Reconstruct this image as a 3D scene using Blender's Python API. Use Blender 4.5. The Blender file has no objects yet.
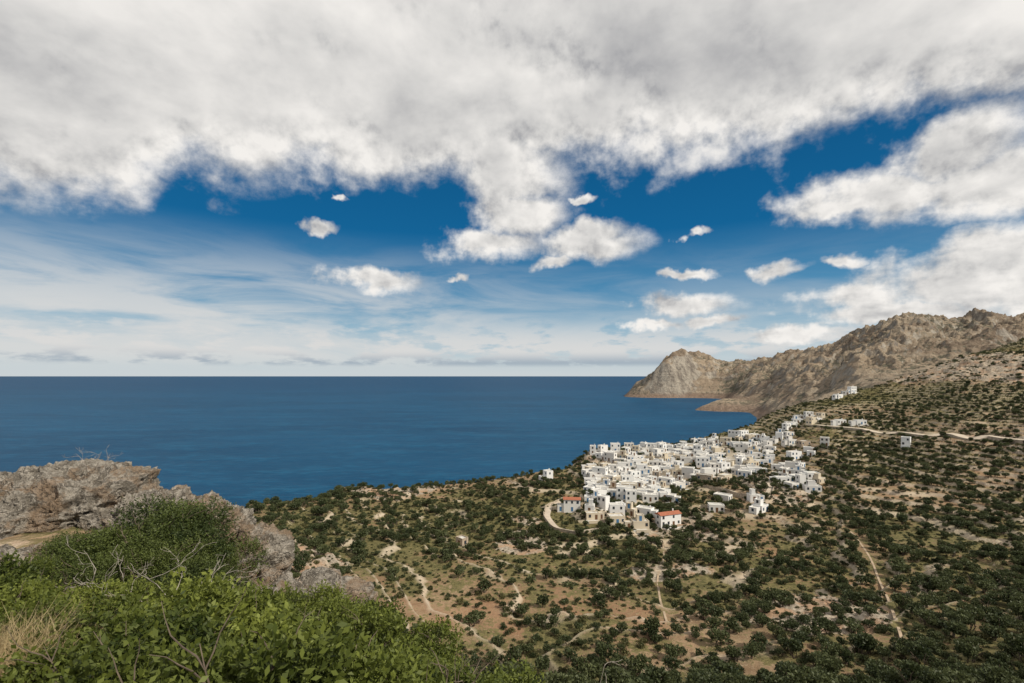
import bpy, math, random, time
import numpy as np
from mathutils import Vector
T0=time.time()
random.seed(7); rng=np.random.default_rng(7)
F=483.0; HZ=376.0; H=160.0; K=2/3
scene=bpy.context.scene
def link(o): scene.collection.objects.link(o); return o

# ---------------------------------------------------------------- noise
MASK=0xffffffff
def _hash(i,j,k,s):
    h=(i*73856093)^(j*19349663)^(k*83492791)^(s*2654435761)
    h&=MASK; h=((h^(h>>13))*1274126177)&MASK; h^=h>>16
    h=(h*2246822519)&MASK; h^=h>>15
    return h/4294967295.0*2-1
def vn2(x,y,s=0):
    xi=np.floor(x).astype(np.int64); yi=np.floor(y).astype(np.int64)
    fx=x-xi; fy=y-yi
    fx=fx*fx*fx*(fx*(fx*6-15)+10); fy=fy*fy*fy*(fy*(fy*6-15)+10)
    a=_hash(xi,yi,0,s); b=_hash(xi+1,yi,0,s); c=_hash(xi,yi+1,0,s); d=_hash(xi+1,yi+1,0,s)
    return (a*(1-fx)+b*fx)*(1-fy)+(c*(1-fx)+d*fx)*fy
def fbm2(x,y,o=4,s=0,g=0.5):
    t=0;a=1;n=0
    for i in range(o):
        t=t+a*vn2(x,y,s+i*17); n+=a; a*=g
        x,y=(x*0.8-y*0.6)*2.03+5.1,(x*0.6+y*0.8)*2.03+1.7
    return t/n
def ridge2(x,y,o=5,s=0,g=0.5):
    t=0;a=1;n=0
    for i in range(o):
        t=t+a*(1-2*np.abs(vn2(x,y,s+i*13))); n+=a; a*=g
        x,y=(x*0.8-y*0.6)*2.03+5.1,(x*0.6+y*0.8)*2.03+1.7
    return t/n
def vn3(x,y,z,s=0):
    xi=np.floor(x).astype(np.int64); yi=np.floor(y).astype(np.int64); zi=np.floor(z).astype(np.int64)
    f=[x-xi,y-yi,z-zi]; f=[q*q*q*(q*(q*6-15)+10) for q in f]
    r=0
    for dz in (0,1):
        for dy in (0,1):
            for dx in (0,1):
                w=(f[0] if dx else 1-f[0])*(f[1] if dy else 1-f[1])*(f[2] if dz else 1-f[2])
                r=r+w*_hash(xi+dx,yi+dy,zi+dz,s)
    return r
def fbm3(p,o=5,s=0,g=0.5,ridged=False):
    x,y,z=p[:,0],p[:,1],p[:,2]; t=0;a=1;n=0
    for i in range(o):
        v=vn3(x,y,z,s+i*7)
        if ridged: v=1-2*np.abs(v)
        t=t+a*v; n+=a; a*=g
        x,y,z=(x*0.8-y*0.6)*2.03+3.3,(x*0.6+y*0.8)*2.03+7.1,z*2.03+1.9
    return t/n
def sst(a,b,x):
    t=np.clip((x-a)/(b-a),0,1); return t*t*(3-2*t)

# ---------------------------------------------------------------- terrain survey
# near : (distance m, drop below eye m);  far: (distance/K, sight-line row) or (distance/K,None,z)
NEAR={
-250:[(1,1.7),(4,3.1),(8,4.5),(14,5.4),(22,5.2),(27,6.5),(40,16),(60,30)],
0:[(1,1.7),(4,3.2),(8,4.8),(12,5.6),(16,6.0),(22,5.6),(27,7),(40,17),(60,32)],
75:[(1,1.7),(4,3.3),(8,4.9),(12,5.9),(16,6.3),(22,5.4),(27,7),(40,18),(60,33)],
165:[(1,1.7),(4,3.3),(8,5.0),(12,6.2),(16,6.6),(22,6.2),(27,8),(40,19),(60,35)],
250:[(1,1.7),(4,3.3),(8,4.9),(12,6.3),(16,7.3),(20,7.6),(24,9.5),(40,21),(60,37)],
340:[(1,1.7),(4,3.3),(8,5.0),(11,6.3),(16,8.7),(20,9.2),(24,11),(40,24),(60,39)],
430:[(1,1.7),(4,3.3),(7,4.7),(9,6.2),(12,9),(20,15),(40,28),(60,40)],
540:[(1,1.8),(4,3.8),(6,5.3),(8,7.0),(12,10.4),(20,17),(40,30),(60,41)],
1300:[(1,1.8),(4,3.9),(6,5.5),(8,7.2),(12,10.4),(20,17),(40,30),(60,41)]}
S=-25
FAR={
-300:[(200,None,80),(400,None,40),(600,None,S),(9000,None,S)],
0:[(200,None,85),(350,None,60),(550,None,S),(9000,None,S)],
150:[(200,None,98),(300,None,88),(400,None,60),(600,None,S),(9000,None,S)],
250:[(200,556),(280,520),(330,507),(360,502),(420,None,75),(600,None,S),(9000,None,S)],
340:[(200,582),(240,558),(310,520),(380,497),(430,488),(500,None,75),(700,None,S),(9000,None,S)],
430:[(150,660),(200,605),(270,550),(330,522),(400,500),(460,486),(540,None,75),(760,None,S),(9000,None,S)],
540:[(145,683),(210,603),(280,550),(340,520),(420,492),(490,471),(580,None,75),(800,None,S),(9000,None,S)],
590:[(141,683),(213,600),(285,550),(340,520),(410,492),(500,464),(560,449),(650,None,85),(850,None,S),(9000,None,S)],
622:[(141,683),(214,600),(288,550),(340,520),(415,490),(510,464),(590,446),(700,None,85),(900,None,S),(9000,None,S)],
633:[(141,683),(214,600),(288,550),(340,520),(415,490),(510,464),(592,446),(700,None,85),(900,None,S),(5400,None,S),(5600,None,90),(5900,None,110),(6300,None,S),(9000,None,S)],
650:[(142,683),(215,600),(290,550),(340,520),(420,490),(520,463),(600,445),(700,None,85),(920,None,S),(5330,None,S),(5430,384),(5560,373),(6200,None,150),(6800,None,S),(9000,None,S)],
668:[(142,683),(215,600),(290,550),(340,520),(420,490),(520,463),(610,443),(720,None,85),(940,None,S),(5300,None,S),(5400,380),(5480,366),(5640,355),(6300,None,280),(7500,None,S),(9000,None,S)],
685:[(141,683),(213,600),(288,550),(338,520),(415,490),(515,462),(630,441),(740,None,90),(960,None,S),(5280,None,S),(5420,383),(5500,367),(5700,352),(6400,None,350),(9000,None,100)],
700:[(140,683),(212,600),(285,550),(335,520),(410,490),(510,462),(650,438),(760,None,95),(980,None,S),(3300,None,S),(3400,None,30),(3480,None,20),(3560,None,S),(5200,None,S),(5400,388),(5700,367),(5900,355),(6500,None,350),(9000,None,100)],
722:[(140,683),(212,600),(283,550),(333,520),(407,490),(507,462),(670,433),(780,None,100),(1010,None,S),(3200,None,S),(3350,None,72),(3560,None,55),(3700,None,S),(4950,None,S),(5150,None,12),(5500,380),(6000,361),(6500,None,300),(9000,None,100)],
742:[(139,683),(211,600),(281,550),(331,520),(404,490),(503,462),(690,427),(800,None,105),(1080,None,S),(3150,None,S),(3350,None,65),(3600,None,75),(3900,None,25),(4400,None,8),(5000,385),(5500,370),(6100,361),(6700,None,300),(9000,None,100)],
760:[(138,683),(210,600),(280,550),(330,520),(400,490),(500,462),(640,434),(740,417),(860,None,95),(1400,None,20),(2800,None,5),(3300,None,60),(3700,399),(4600,382),(5400,367),(6000,360),(6800,None,300),(9000,None,100)],
790:[(137,683),(208,600),(277,550),(335,515),(400,490),(480,466),(600,430),(740,407),(900,None,100),(1400,None,60),(2500,402),(3500,383),(4500,367),(5600,356),(6300,None,350),(9000,None,100)],
820:[(136,683),(207,600),(274,550),(360,505),(440,474),(510,446),(600,424),(740,400),(900,None,110),(1400,None,80),(2500,390),(3500,369),(4700,351),(5600,None,380),(9000,None,100)],
850:[(135,683),(205,600),(270,550),(360,500),(430,470),(520,440),(600,420),(750,392),(900,None,120),(1400,None,100),(2400,377),(3500,353),(4300,336),(5300,None,400),(9000,None,100)],
880:[(133,683),(200,600),(268,550),(355,500),(425,470),(510,440),(600,415),(750,385),(900,None,130),(1400,None,120),(2300,366),(3400,340),(4100,326),(5100,None,430),(9000,None,100)],
900:[(130,683),(195,600),(266,550),(350,500),(420,467),(500,440),(600,412),(750,379),(900,None,140),(1400,None,130),(2200,364),(3400,333),(4000,318),(5000,None,450),(9000,None,100)],
925:[(128,683),(190,600),(265,550),(345,500),(430,460),(580,410),(750,371),(900,None,145),(1400,None,140),(2200,360),(3400,330),(4000,310),(5000,None,470),(9000,None,100)],
945:[(126,683),(188,600),(264,550),(342,500),(425,458),(570,406),(750,364),(900,None,150),(1400,None,140),(2200,358),(3400,334),(4000,321),(5000,None,440),(9000,None,100)],
965:[(124,683),(186,600),(262,550),(338,500),(422,455),(560,402),(750,356),(900,None,160),(1400,None,145),(2200,354),(3400,333),(4000,321),(5000,None,430),(9000,None,100)],
1000:[(120,683),(180,600),(260,550),(330,500),(420,450),(550,398),(750,344),(900,None,170),(1400,None,150),(2200,348),(3400,334),(4000,319),(5000,None,430),(9000,None,100)],
1030:[(118,683),(176,600),(256,550),(325,500),(412,446),(540,394),(750,336),(900,None,180),(1400,None,160),(2200,350),(3400,335),(4000,323),(5000,None,430),(9000,None,100)],
1300:[(112,683),(165,600),(240,550),(305,495),(390,430),(510,372),(740,300),(900,None,210),(1400,None,200),(2200,350),(3400,325),(4000,320),(5000,None,470),(9000,None,100)]}
LG=np.linspace(0,math.log(6000),800); DG=np.exp(LG)
PXG=np.arange(-300,1301,3.0)
def prof(lst,far):
    d=[];z=[]
    for e in lst:
        if not far: d.append(e[0]); z.append(H-e[1])
        else:
            dd=e[0]*K; d.append(dd)
            z.append(H-(e[1]-HZ)/F*dd if e[1] is not None else (e[2]*K if e[2]>0 else e[2]))
    return d,z
nk=sorted(NEAR); fk=sorted(FAR)
farT=np.array([np.interp(DG,*prof(FAR[k],True)) for k in fk])
nearT=np.array([np.interp(DG,*prof(NEAR[k],False)) for k in nk])
def cols(T,keys): return np.array([np.interp(PXG,keys,T[:,j]) for j in range(T.shape[1])]).T
FT=cols(farT,fk); NT=cols(nearT,nk)
first=np.interp(PXG,fk,[FAR[k][0][0]*K for k in fk])
endN=NT[:,np.argmin(abs(DG-60))][:,None]
startF=np.array([FT[i,np.argmin(abs(DG-first[i]))] for i in range(len(PXG))])[:,None]
lin=(DG[None,:]-60)/(first[:,None]-60)
mid=endN+(startF-endN)*lin
TB=np.where(DG[None,:]<=60,NT,np.where(DG[None,:]>=first[:,None],FT,mid))
def blur(T,s,ax):
    r=int(3*s)+1; k=np.exp(-0.5*(np.arange(-r,r+1)/s)**2); k/=k.sum()
    P=np.pad(T,[(r,r) if a==ax else (0,0) for a in (0,1)],mode='edge')
    out=0
    for i,kv in enumerate(k):
        sl=[slice(None)]*2; sl[ax]=slice(i,i+T.shape[ax]); out=out+kv*P[tuple(sl)]
    return out
TB=blur(TB,1.4,0); TB=blur(TB,1.1,1)
HOUSES=[]
def base(x,y):
    yy=np.maximum(y,1.0); px=np.clip(512+F*x/yy,-299,1299); lg=np.clip(np.log(yy),0,LG[-1]-1e-4)
    a=(px+300)/3.0; b=lg/(LG[1]-LG[0])
    i=np.clip(np.floor(a).astype(int),0,len(PXG)-2); j=np.clip(np.floor(b).astype(int),0,len(LG)-2)
    u=a-i; v=b-j
    return (TB[i,j]*(1-u)+TB[i+1,j]*u)*(1-v)+(TB[i,j+1]*(1-u)+TB[i+1,j+1]*u)*v
STEP=1.8
def far_relief(x,y):
    u=(x*0.75+y*0.66); v=(-x*0.66+y*0.75)
    wx=60*fbm2(x/300,y/300,3,70); a=ridge2((u+wx)/560,(v+wx)/300,8,21,0.58); b=ridge2(x/130,y/130,6,33,0.6)
    return a,b
def height(x,y,want=False):
    x=np.asarray(x,float); y=np.asarray(y,float)
    z=base(x,y); yy=np.maximum(y,1.0)
    above=sst(-5,15,z)
    mid=sst(40,110,yy)*(1-sst(900,1300,yy))
    z=z+mid*above*(2.2*fbm2(x/45,y/45,4,3)+0.5*fbm2(x/9,y/9,3,9))
    tm=sst(80,120,yy)*(1-sst(600,800,yy))*above
    q=(z+0.8*fbm2(x/30,y/30,2,77))/STEP; fr=q-np.floor(q)
    dz=(sst(0.0,0.2,fr)-fr)*STEP
    z=z+dz*tm*0.85
    rk=sst(0.12,0.45,fbm2(x/70,y/70,3,41)+0.25*sst(330,480,yy)*sst(150,300,x))*mid*above
    z=z+rk*(1.8+1.6*sst(300,450,yy))*ridge2(x/16,y/16,4,5)
    if np.max(yy)>950:
        far=sst(1000,1800,yy); a,b=far_relief(x,y)
        z=z+far*above*np.clip(z/180,0.12,1)*(78*(a-0.12)+42*(b-0.1))
    near=1-sst(25,60,yy)
    z=z+near*(0.12*fbm2(x/0.7,y/0.7,4,50))*sst(2,5,yy)
    if want: return z,tm,fr,rk
    return z

# ---------------------------------------------------------------- mesh helpers
def mesh_quads(name,V,Q,mi=None,smooth=False,attrs=None):
    me=bpy.data.meshes.new(name); V=np.ascontiguousarray(V,dtype=np.float32); Q=np.ascontiguousarray(Q,dtype=np.int32)
    me.vertices.add(len(V)); me.vertices.foreach_set('co',V.ravel())
    me.loops.add(Q.size); me.loops.foreach_set('vertex_index',Q.ravel())
    me.polygons.add(len(Q)); me.polygons.foreach_set('loop_start',np.arange(0,Q.size,Q.shape[1],dtype=np.int32))
    if mi is not None: me.polygons.foreach_set('material_index',np.asarray(mi,dtype=np.int32))
    me.update(calc_edges=True)
    me.polygons.foreach_set('use_smooth',np.full(len(Q),smooth))
    if attrs:
        for k,a in attrs.items():
            at=me.attributes.new(k,'FLOAT','POINT'); at.data.foreach_set('value',np.asarray(a,dtype=np.float32))
    return me
class NB:
    def __init__(s,tree): s.t=tree; s.n=tree.nodes; s.l=tree.links
    def put(s,sock,v):
        if isinstance(v,bpy.types.NodeSocket): s.l.new(v,sock)
        elif v is not None: sock.default_value=v
    def m(s,op,a,b=None,c=None,clamp=False):
        n=s.n.new('ShaderNodeMath'); n.operation=op; n.use_clamp=clamp
        for i,v in enumerate((a,b,c)): s.put(n.inputs[i],v)
        return n.outputs[0]
    def v(s,op,a,b=None,c=None,out=0):
        n=s.n.new('ShaderNodeVectorMath'); n.operation=op
        for i,q in enumerate((a,b,c)):
            if q is not None: s.put(n.inputs[i],q)
        return n.outputs['Value'] if op in('LENGTH','DOT_PRODUCT','DISTANCE') else n.outputs[0]
    def scale(s,a,f):
        n=s.n.new('ShaderNodeVectorMath'); n.operation='SCALE'; s.put(n.inputs[0],a); s.put(n.inputs['Scale'],f); return n.outputs[0]
    def noise(s,vec,scale,detail=4,rough=0.5,dist=0,color=False):
        n=s.n.new('ShaderNodeTexNoise'); s.put(n.inputs['Vector'],vec)
        n.inputs['Scale'].default_value=scale; n.inputs['Detail'].default_value=detail
        n.inputs['Roughness'].default_value=rough; n.inputs['Distortion'].default_value=dist
        return n.outputs['Color' if color else 'Fac']
    def vor(s,vec,scale,feature='F1',rnd=1):
        n=s.n.new('ShaderNodeTexVoronoi'); n.feature=feature; s.put(n.inputs['Vector'],vec); n.inputs['Scale'].default_value=scale
        n.inputs['Randomness'].default_value=rnd
        return n.outputs['Distance']
    def mix(s,f,a,b,mode='MIX'):
        n=s.n.new('ShaderNodeMix'); n.data_type='RGBA'; n.blend_type=mode; n.clamp_factor=True
        s.put(n.inputs[0],f)
        for k,v in ((6,a),(7,b)):
            if isinstance(v,tuple): v=v+(1,) if len(v)==3 else v
            s.put(n.inputs[k],v)
        return n.outputs[2]
    def mr(s,v,a,b,c=0,d=1,smooth=True):
        n=s.n.new('ShaderNodeMapRange'); n.interpolation_type='SMOOTHSTEP' if smooth else 'LINEAR'
        s.put(n.inputs[0],v)
        for i,q in enumerate((a,b,c,d)): s.put(n.inputs[1+i],q)
        return n.outputs[0]
    def ramp(s,f,st,interp='LINEAR'):
        n=s.n.new('ShaderNodeValToRGB'); n.color_ramp.interpolation=interp; s.put(n.inputs[0],f); e=n.color_ramp.elements
        while len(e)<len(st): e.new(0.5)
        for i,(p,c) in enumerate(st): e[i].position=p; e[i].color=tuple(c)+(1,)
        return n.outputs[0]
    def attr(s,name):
        n=s.n.new('ShaderNodeAttribute'); n.attribute_name=name; return n.outputs['Fac']
    def pos(s): return s.n.new('ShaderNodeNewGeometry').outputs['Position']
    def sep(s,v):
        n=s.n.new('ShaderNodeSeparateXYZ'); s.put(n.inputs[0],v); return n.outputs
    def bump(s,h,strength,dist):
        n=s.n.new('ShaderNodeBump'); n.inputs['Strength'].default_value=strength; n.inputs['Distance'].default_value=dist
        s.put(n.inputs['Height'],h); return n.outputs[0]
def newmat(name):
    m=bpy.data.materials.new(name); m.use_nodes=True; b=m.node_tree.nodes['Principled BSDF']
    b.inputs['Specular IOR Level'].default_value=0.25; b.inputs['Roughness'].default_value=0.9
    return m,NB(m.node_tree),b
def simple(name,col,var=0.15,scale=0.6,rough=0.85):
    m,n,b=newmat(name); f=n.noise(n.pos(),scale,4,0.65)
    c=n.mix(n.mr(f,0.3,0.7),tuple(max(0,x*(1-var)) for x in col),tuple(min(1,x*(1+var)) for x in col))
    n.l.new(c,b.inputs['Base Color']); b.inputs['Roughness'].default_value=rough; return m

# ---------------------------------------------------------------- materials
def mat_terrain():
    m,n,b=newmat('hillside_ground'); p=n.pos()
    veg=n.attr('veg'); rock=n.attr('rock'); wall=n.attr('wall')
    n1=n.noise(p,0.018,4,0.6); n2=n.noise(p,0.12,5,0.65); n3=n.noise(p,0.9,5,0.7)
    soil=n.mix(n.mr(n2,0.35,0.68),(0.20,0.132,0.077),(0.36,0.26,0.165))
    soil=n.mix(n.mr(n3,0.52,0.72),soil,(0.43,0.34,0.24))
    soil=n.mix(n.m('MULTIPLY',n.mr(n1,0.48,0.66),0.5),soil,(0.30,0.165,0.095))
    grass=n.mix(n.mr(n3,0.35,0.65),(0.062,0.062,0.024),(0.180,0.152,0.068))
    vm=n.m('ADD',n.m('ADD',veg,n.m('MULTIPLY',n.m('SUBTRACT',n2,0.5),1.9)),n.m('MULTIPLY',n.m('SUBTRACT',n3,0.5),1.6))
    c=n.mix(n.mr(vm,0.45,0.69),soil,grass)
    rc=n.mix(n.mr(n3,0.35,0.7),(0.20,0.165,0.125),(0.45,0.39,0.31))
    rc=n.mix(n.mr(n2,0.45,0.62),rc,(0.34,0.22,0.14))
    rm=n.m('ADD',rock,n.m('MULTIPLY',n.m('SUBTRACT',n3,0.5),1.2))
    c=n.mix(n.mr(rm,0.45,0.65),c,rc)
    wm=n.m('MULTIPLY',wall,n.mr(n.m('ADD',n1,n.m('MULTIPLY',n3,0.4)),0.56,0.68))
    c=n.mix(n.m('MULTIPLY',wm,0.8),c,(0.47,0.39,0.295))
    n.l.new(c,b.inputs['Base Color'])
    n.l.new(n.bump(n.m('MULTIPLY',n3,0.5),0.9,1.0),b.inputs['Normal']); b.inputs['Specular IOR Level'].default_value=0.1
    return m
def mat_far():
    m,n,b=newmat('mountain_rock'); geo=n.n.new('ShaderNodeNewGeometry'); p=geo.outputs['Position']; gl=n.attr('gully')
    nz=n.sep(geo.outputs['Normal'])[2]; pz=n.sep(p)[2]
    f1=n.noise(p,0.0035,6,0.62); f2=n.noise(p,0.03,6,0.72); vz=n.vor(p,0.07); stv=n.v('ADD',n.v('MULTIPLY',p,(0.12,0.12,2.2)),n.scale(n.noise(p,0.004,3,0.5,color=True),60))
    stt=n.noise(stv,0.012,4,0.6); cs=n.noise(n.v('MULTIPLY',p,(1,1,0.25)),0.02,5,0.7)
    fc=n.mix(n.mr(f1,0.38,0.62),(0.175,0.118,0.070),(0.300,0.220,0.140))
    fc=n.mix(n.m('MULTIPLY',n.mr(stt,0.48,0.60),0.5),fc,(0.37,0.295,0.205))
    fc=n.mix(n.m('MULTIPLY',n.mr(f2,0.54,0.66),0.6),fc,(0.39,0.325,0.24))
    sc=n.m('ADD',n.m('ADD',f2,n.m('MULTIPLY',vz,0.22)),n.m('MULTIPLY',n.m('SUBTRACT',gl,0.5),-0.25))  # more dark scrub in gullies; its colour also paints in relief shade
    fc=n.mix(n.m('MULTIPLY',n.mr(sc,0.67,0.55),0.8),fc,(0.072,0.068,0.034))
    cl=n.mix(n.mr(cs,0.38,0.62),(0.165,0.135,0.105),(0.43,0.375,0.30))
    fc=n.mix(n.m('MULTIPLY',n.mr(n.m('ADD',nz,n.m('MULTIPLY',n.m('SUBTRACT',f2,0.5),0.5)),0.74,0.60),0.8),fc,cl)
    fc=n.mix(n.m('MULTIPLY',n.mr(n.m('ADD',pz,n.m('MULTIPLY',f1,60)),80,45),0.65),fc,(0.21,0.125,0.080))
    fc=n.mix(0.11,fc,(0.22,0.28,0.35))  # aerial haze put into the base colour as an even bluish tint
    n.l.new(fc,b.inputs['Base Color'])
    hh=n.m('ADD',n.m('MULTIPLY',f2,20.0),n.m('MULTIPLY',stt,14.0))
    n.l.new(n.bump(hh,1.0,1.0),b.inputs['Normal']); b.inputs['Specular IOR Level'].default_value=0.05
    return m
def mat_rock():
    m,n,b=newmat('limestone'); p=n.pos()
    a=n.noise(p,0.6,5,0.65); d=n.noise(p,3.0,8,0.75); e=n.noise(p,14,6,0.75)
    c=n.mix(n.mr(d,0.40,0.60),(0.27,0.235,0.19),(0.66,0.59,0.50))
    c=n.mix(n.m('MULTIPLY',n.mr(a,0.48,0.58),0.6),c,(0.42,0.265,0.15))
    c=n.mix(n.m('MULTIPLY',n.mr(e,0.52,0.62),0.7),c,(0.17,0.15,0.125))
    vv=n.vor(n.v('ADD',p,n.scale(n.noise(p,1.5,4,0.6,color=True),2.2)),0.8,'DISTANCE_TO_EDGE')
    cr=n.mr(vv,0.0,0.06)
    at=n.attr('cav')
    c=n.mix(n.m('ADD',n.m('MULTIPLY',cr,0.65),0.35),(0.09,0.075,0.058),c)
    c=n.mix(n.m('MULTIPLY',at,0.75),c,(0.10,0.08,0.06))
    n.l.new(c,b.inputs['Base Color'])
    h=n.m('ADD',n.m('MULTIPLY',d,0.6),n.m('ADD',n.m('MULTIPLY',e,0.14),n.m('MULTIPLY',cr,0.10)))
    n.l.new(n.bump(h,1.0,1.0),b.inputs['Normal']); return m
def mat_leaf(name,dark,light,tr=0.35):
    m,n,b=newmat(name); t=n.attr('tint'); oi=n.n.new('ShaderNodeObjectInfo').outputs['Random']
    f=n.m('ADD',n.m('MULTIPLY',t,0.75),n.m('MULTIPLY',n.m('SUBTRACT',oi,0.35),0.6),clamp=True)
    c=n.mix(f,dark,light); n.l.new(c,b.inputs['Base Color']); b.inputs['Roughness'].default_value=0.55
    tb=n.n.new('ShaderNodeBsdfTranslucent'); n.l.new(c,tb.inputs[0])
    mx=n.n.new('ShaderNodeMixShader'); mx.inputs[0].default_value=tr
    n.l.new(b.outputs[0],mx.inputs[1]); n.l.new(tb.outputs[0],mx.inputs[2])
    n.l.new(mx.outputs[0],n.n['Material Output'].inputs[0]); return m
def mat_sea():
    m,n,b=newmat('sea_water'); p=n.pos()
    q=n.v('MULTIPLY',p,(0.45,1.0,1.0))
    a=n.noise(q,0.0016,5,0.6,0.4); w=n.noise(n.v('MULTIPLY',p,(0.5,1.4,1)),0.06,5,0.7); w2=n.noise(n.v('MULTIPLY',p,(0.4,1.0,1)),0.012,4,0.6)
    c=n.mix(n.mr(a,0.35,0.65),(0.0015,0.040,0.096),(0.0040,0.056,0.126))
    c=n.mix(n.m('MULTIPLY',n.mr(n.m('ADD',n.m('MULTIPLY',w,0.6),n.m('MULTIPLY',w2,0.4)),0.46,0.66),0.7),c,(0.010,0.095,0.185))
    c=n.mix(n.mr(n.sep(p)[1],1500,9000,0,0.6),c,(0.0012,0.036,0.096))
    n.l.new(c,b.inputs['Base Color']); b.inputs['Roughness'].default_value=0.5
    b.inputs['Specular IOR Level'].default_value=0.10; b.inputs['IOR'].default_value=1.33
    n.l.new(n.bump(n.m('ADD',w,n.m('MULTIPLY',w2,3)),0.9,2.5),b.inputs['Normal']); return m
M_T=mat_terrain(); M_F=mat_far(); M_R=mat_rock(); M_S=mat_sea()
M_OL=mat_leaf('olive_leaves',(0.024,0.036,0.013),(0.105,0.120,0.050),0.25)
M_SH=mat_leaf('scrub_leaves',(0.036,0.044,0.016),(0.150,0.138,0.058),0.25)
M_MA=mat_leaf('mastic_leaves',(0.014,0.030,0.005),(0.215,0.245,0.048),0.35)
M_MD=mat_leaf('dark_shrub_leaves',(0.016,0.030,0.008),(0.105,0.130,0.032),0.25)
M_BK=simple('bark',(0.13,0.10,0.075),0.3,8)
M_DW=simple('dead_wood',(0.34,0.30,0.26),0.25,10)
M_GR=mat_leaf('dry_grass',(0.30,0.22,0.11),(0.62,0.51,0.30),0.3)

# ---------------------------------------------------------------- terrain mesh
ys=np.concatenate([np.linspace(-2,1.5,12,endpoint=False),np.geomspace(1.5,14,110,endpoint=False),np.geomspace(14,60,100,endpoint=False),
   np.geomspace(60,600,720,endpoint=False),np.geomspace(600,1100,100,endpoint=False),np.geomspace(1100,5600,460)])
ts=np.concatenate([np.linspace(-2.2,-1.15,50,endpoint=False),np.linspace(-1.15,1.15,900,endpoint=False),np.linspace(1.15,2.2,50)])
Y,T=np.meshgrid(ys,ts,indexing='ij'); X=T*(Y+3)
Z,TM,FR,RK=height(X,Y,True)
gy=np.gradient(Z,axis=0)/np.maximum(np.gradient(Y,axis=0),1e-3); gx=np.gradient(Z,axis=1)/np.maximum(np.gradient(X,axis=1),1e-3)
slope=np.hypot(gx,gy)
def bare_fn(x,y):
    b=np.exp(-(((x+12)/42)**2+((y-135)/42)**2))*0.55
    b=b+0.20*sst(120,260,x)*(1-sst(420,520,y))
    return b
def veg_fn(x,y):
    v=0.74+0.6*fbm2(x/60,y/60,4,61)-0.6*bare_fn(x,y)
    v=v+0.2*sst(350,500,y)
    return np.clip(v,0,1)
VEG=veg_fn(X,Y)
ROCK=np.clip(sst(0.8,1.4,slope)*sst(60,100,Y)*0.7+0.75*sst(0.25,0.7,RK),0,1)
ROCK=np.where(Y<40,0.35+0.3*fbm2(X/3,Y/3,3,8),ROCK)
WALL=TM*np.exp(-((FR-0.12)/0.12)**2)
nr,nc=Y.shape
j0=int(np.searchsorted(ys,900))
ga,gb=far_relief(X[j0:],Y[j0:]); GUL=np.zeros_like(Z); GUL[j0:]=np.clip(0.5-0.9*(ga-0.15)-0.3*gb,0,1)
def sheet(name,a,b,mat,attrs):
    Xa,Ya,Za=X[a:b],Y[a:b],Z[a:b]; idx=np.arange(Xa.size).reshape(Xa.shape)
    Q=np.stack([idx[:-1,:-1],idx[:-1,1:],idx[1:,1:],idx[1:,:-1]],-1).reshape(-1,4)
    Q=Q[Za.ravel()[Q].max(1)>-12]
    me=mesh_quads(name,np.stack([Xa,Ya,Za],-1).reshape(-1,3),Q,smooth=True,attrs={k:v[a:b].ravel() for k,v in attrs.items()})
    me.materials.append(mat); link(bpy.data.objects.new(name,me))
sheet('hillside_terrain',0,j0+1,M_T,dict(veg=VEG,rock=ROCK,wall=WALL))
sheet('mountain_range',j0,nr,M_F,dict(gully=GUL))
me=bpy.data.meshes.new('sea'); R=250000
me.from_pydata([(-R,-3000,0),(R,-3000,0),(R,R,0),(-R,R,0)],[],[(0,1,2,3)]); me.materials.append(M_S); link(bpy.data.objects.new('sea',me))
print('t terrain',time.time()-T0)

DM=np.geomspace(62,940,400)
def ground_at(px,py):
    zz=height((px-512)/F*DM,DM); ray=H-(py-HZ)/F*DM
    k=np.argmax(ray<zz)
    if ray[k]>=zz[k]: return None
    d=DM[k]; x=(px-512)/F*d; return (x,d,float(zz[k]))

# ---------------------------------------------------------------- roads
def road(name,pts,width,mat,lift=0.25,wall=None):
    P=[ground_at(*p) for p in pts]; P=[p for p in P if p]
    P=np.array([(p[0],p[1]) for p in P])
    t=np.linspace(0,len(P)-1,len(P)*14)
    xs=np.interp(t,range(len(P)),P[:,0]); yv=np.interp(t,range(len(P)),P[:,1])
    k=np.ones(9)/9
    xs=np.convolve(np.pad(xs,4,mode='edge'),k,'valid'); yv=np.convolve(np.pad(yv,4,mode='edge'),k,'valid')
    dx=np.gradient(xs); dy=np.gradient(yv); L=np.hypot(dx,dy)+1e-6; nx,ny=-dy/L,dx/L
    offs=[-0.5,-0.25,0,0.25,0.5]
    zc=np.max([height(xs+nx*o*width,yv+ny*o*width) for o in offs],axis=0)
    zc=np.convolve(np.pad(zc,4,mode='edge'),k,'valid')+lift
    V=[];Qd=[];MI=[]
    sec=[(-0.5,-3.0),(-0.5,0),(0.5,0),(0.5,-3.0)]
    if wall: sec=[(-0.5,-3.0),(-0.5,wall),(-0.44,wall),(-0.44,0),(0.5,0),(0.5,-3.0)]
    for i in range(len(xs)):
        for o,dz in sec: V.append((xs[i]+nx[i]*o*width,yv[i]+ny[i]*o*width,zc[i]+dz))
    ns=len(sec)
    for i in range(len(xs)-1):
        for j in range(ns-1):
            a=i*ns+j; Qd.append((a,a+1,a+1+ns,a+ns)); MI.append(0 if j==ns-3 or (not wall and j==1) else 1)
    me=mesh_quads(name,V,Qd,MI); me.materials.append(mat); me.materials.append(M_STW)
    link(bpy.data.objects.new(name,me)); return np.stack([xs,yv],1)
M_STW=simple('dry_stone_wall',(0.36,0.30,0.23),0.35,1.2)
M_RD=simple('road_concrete',(0.45,0.38,0.30),0.15,0.3)
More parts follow.
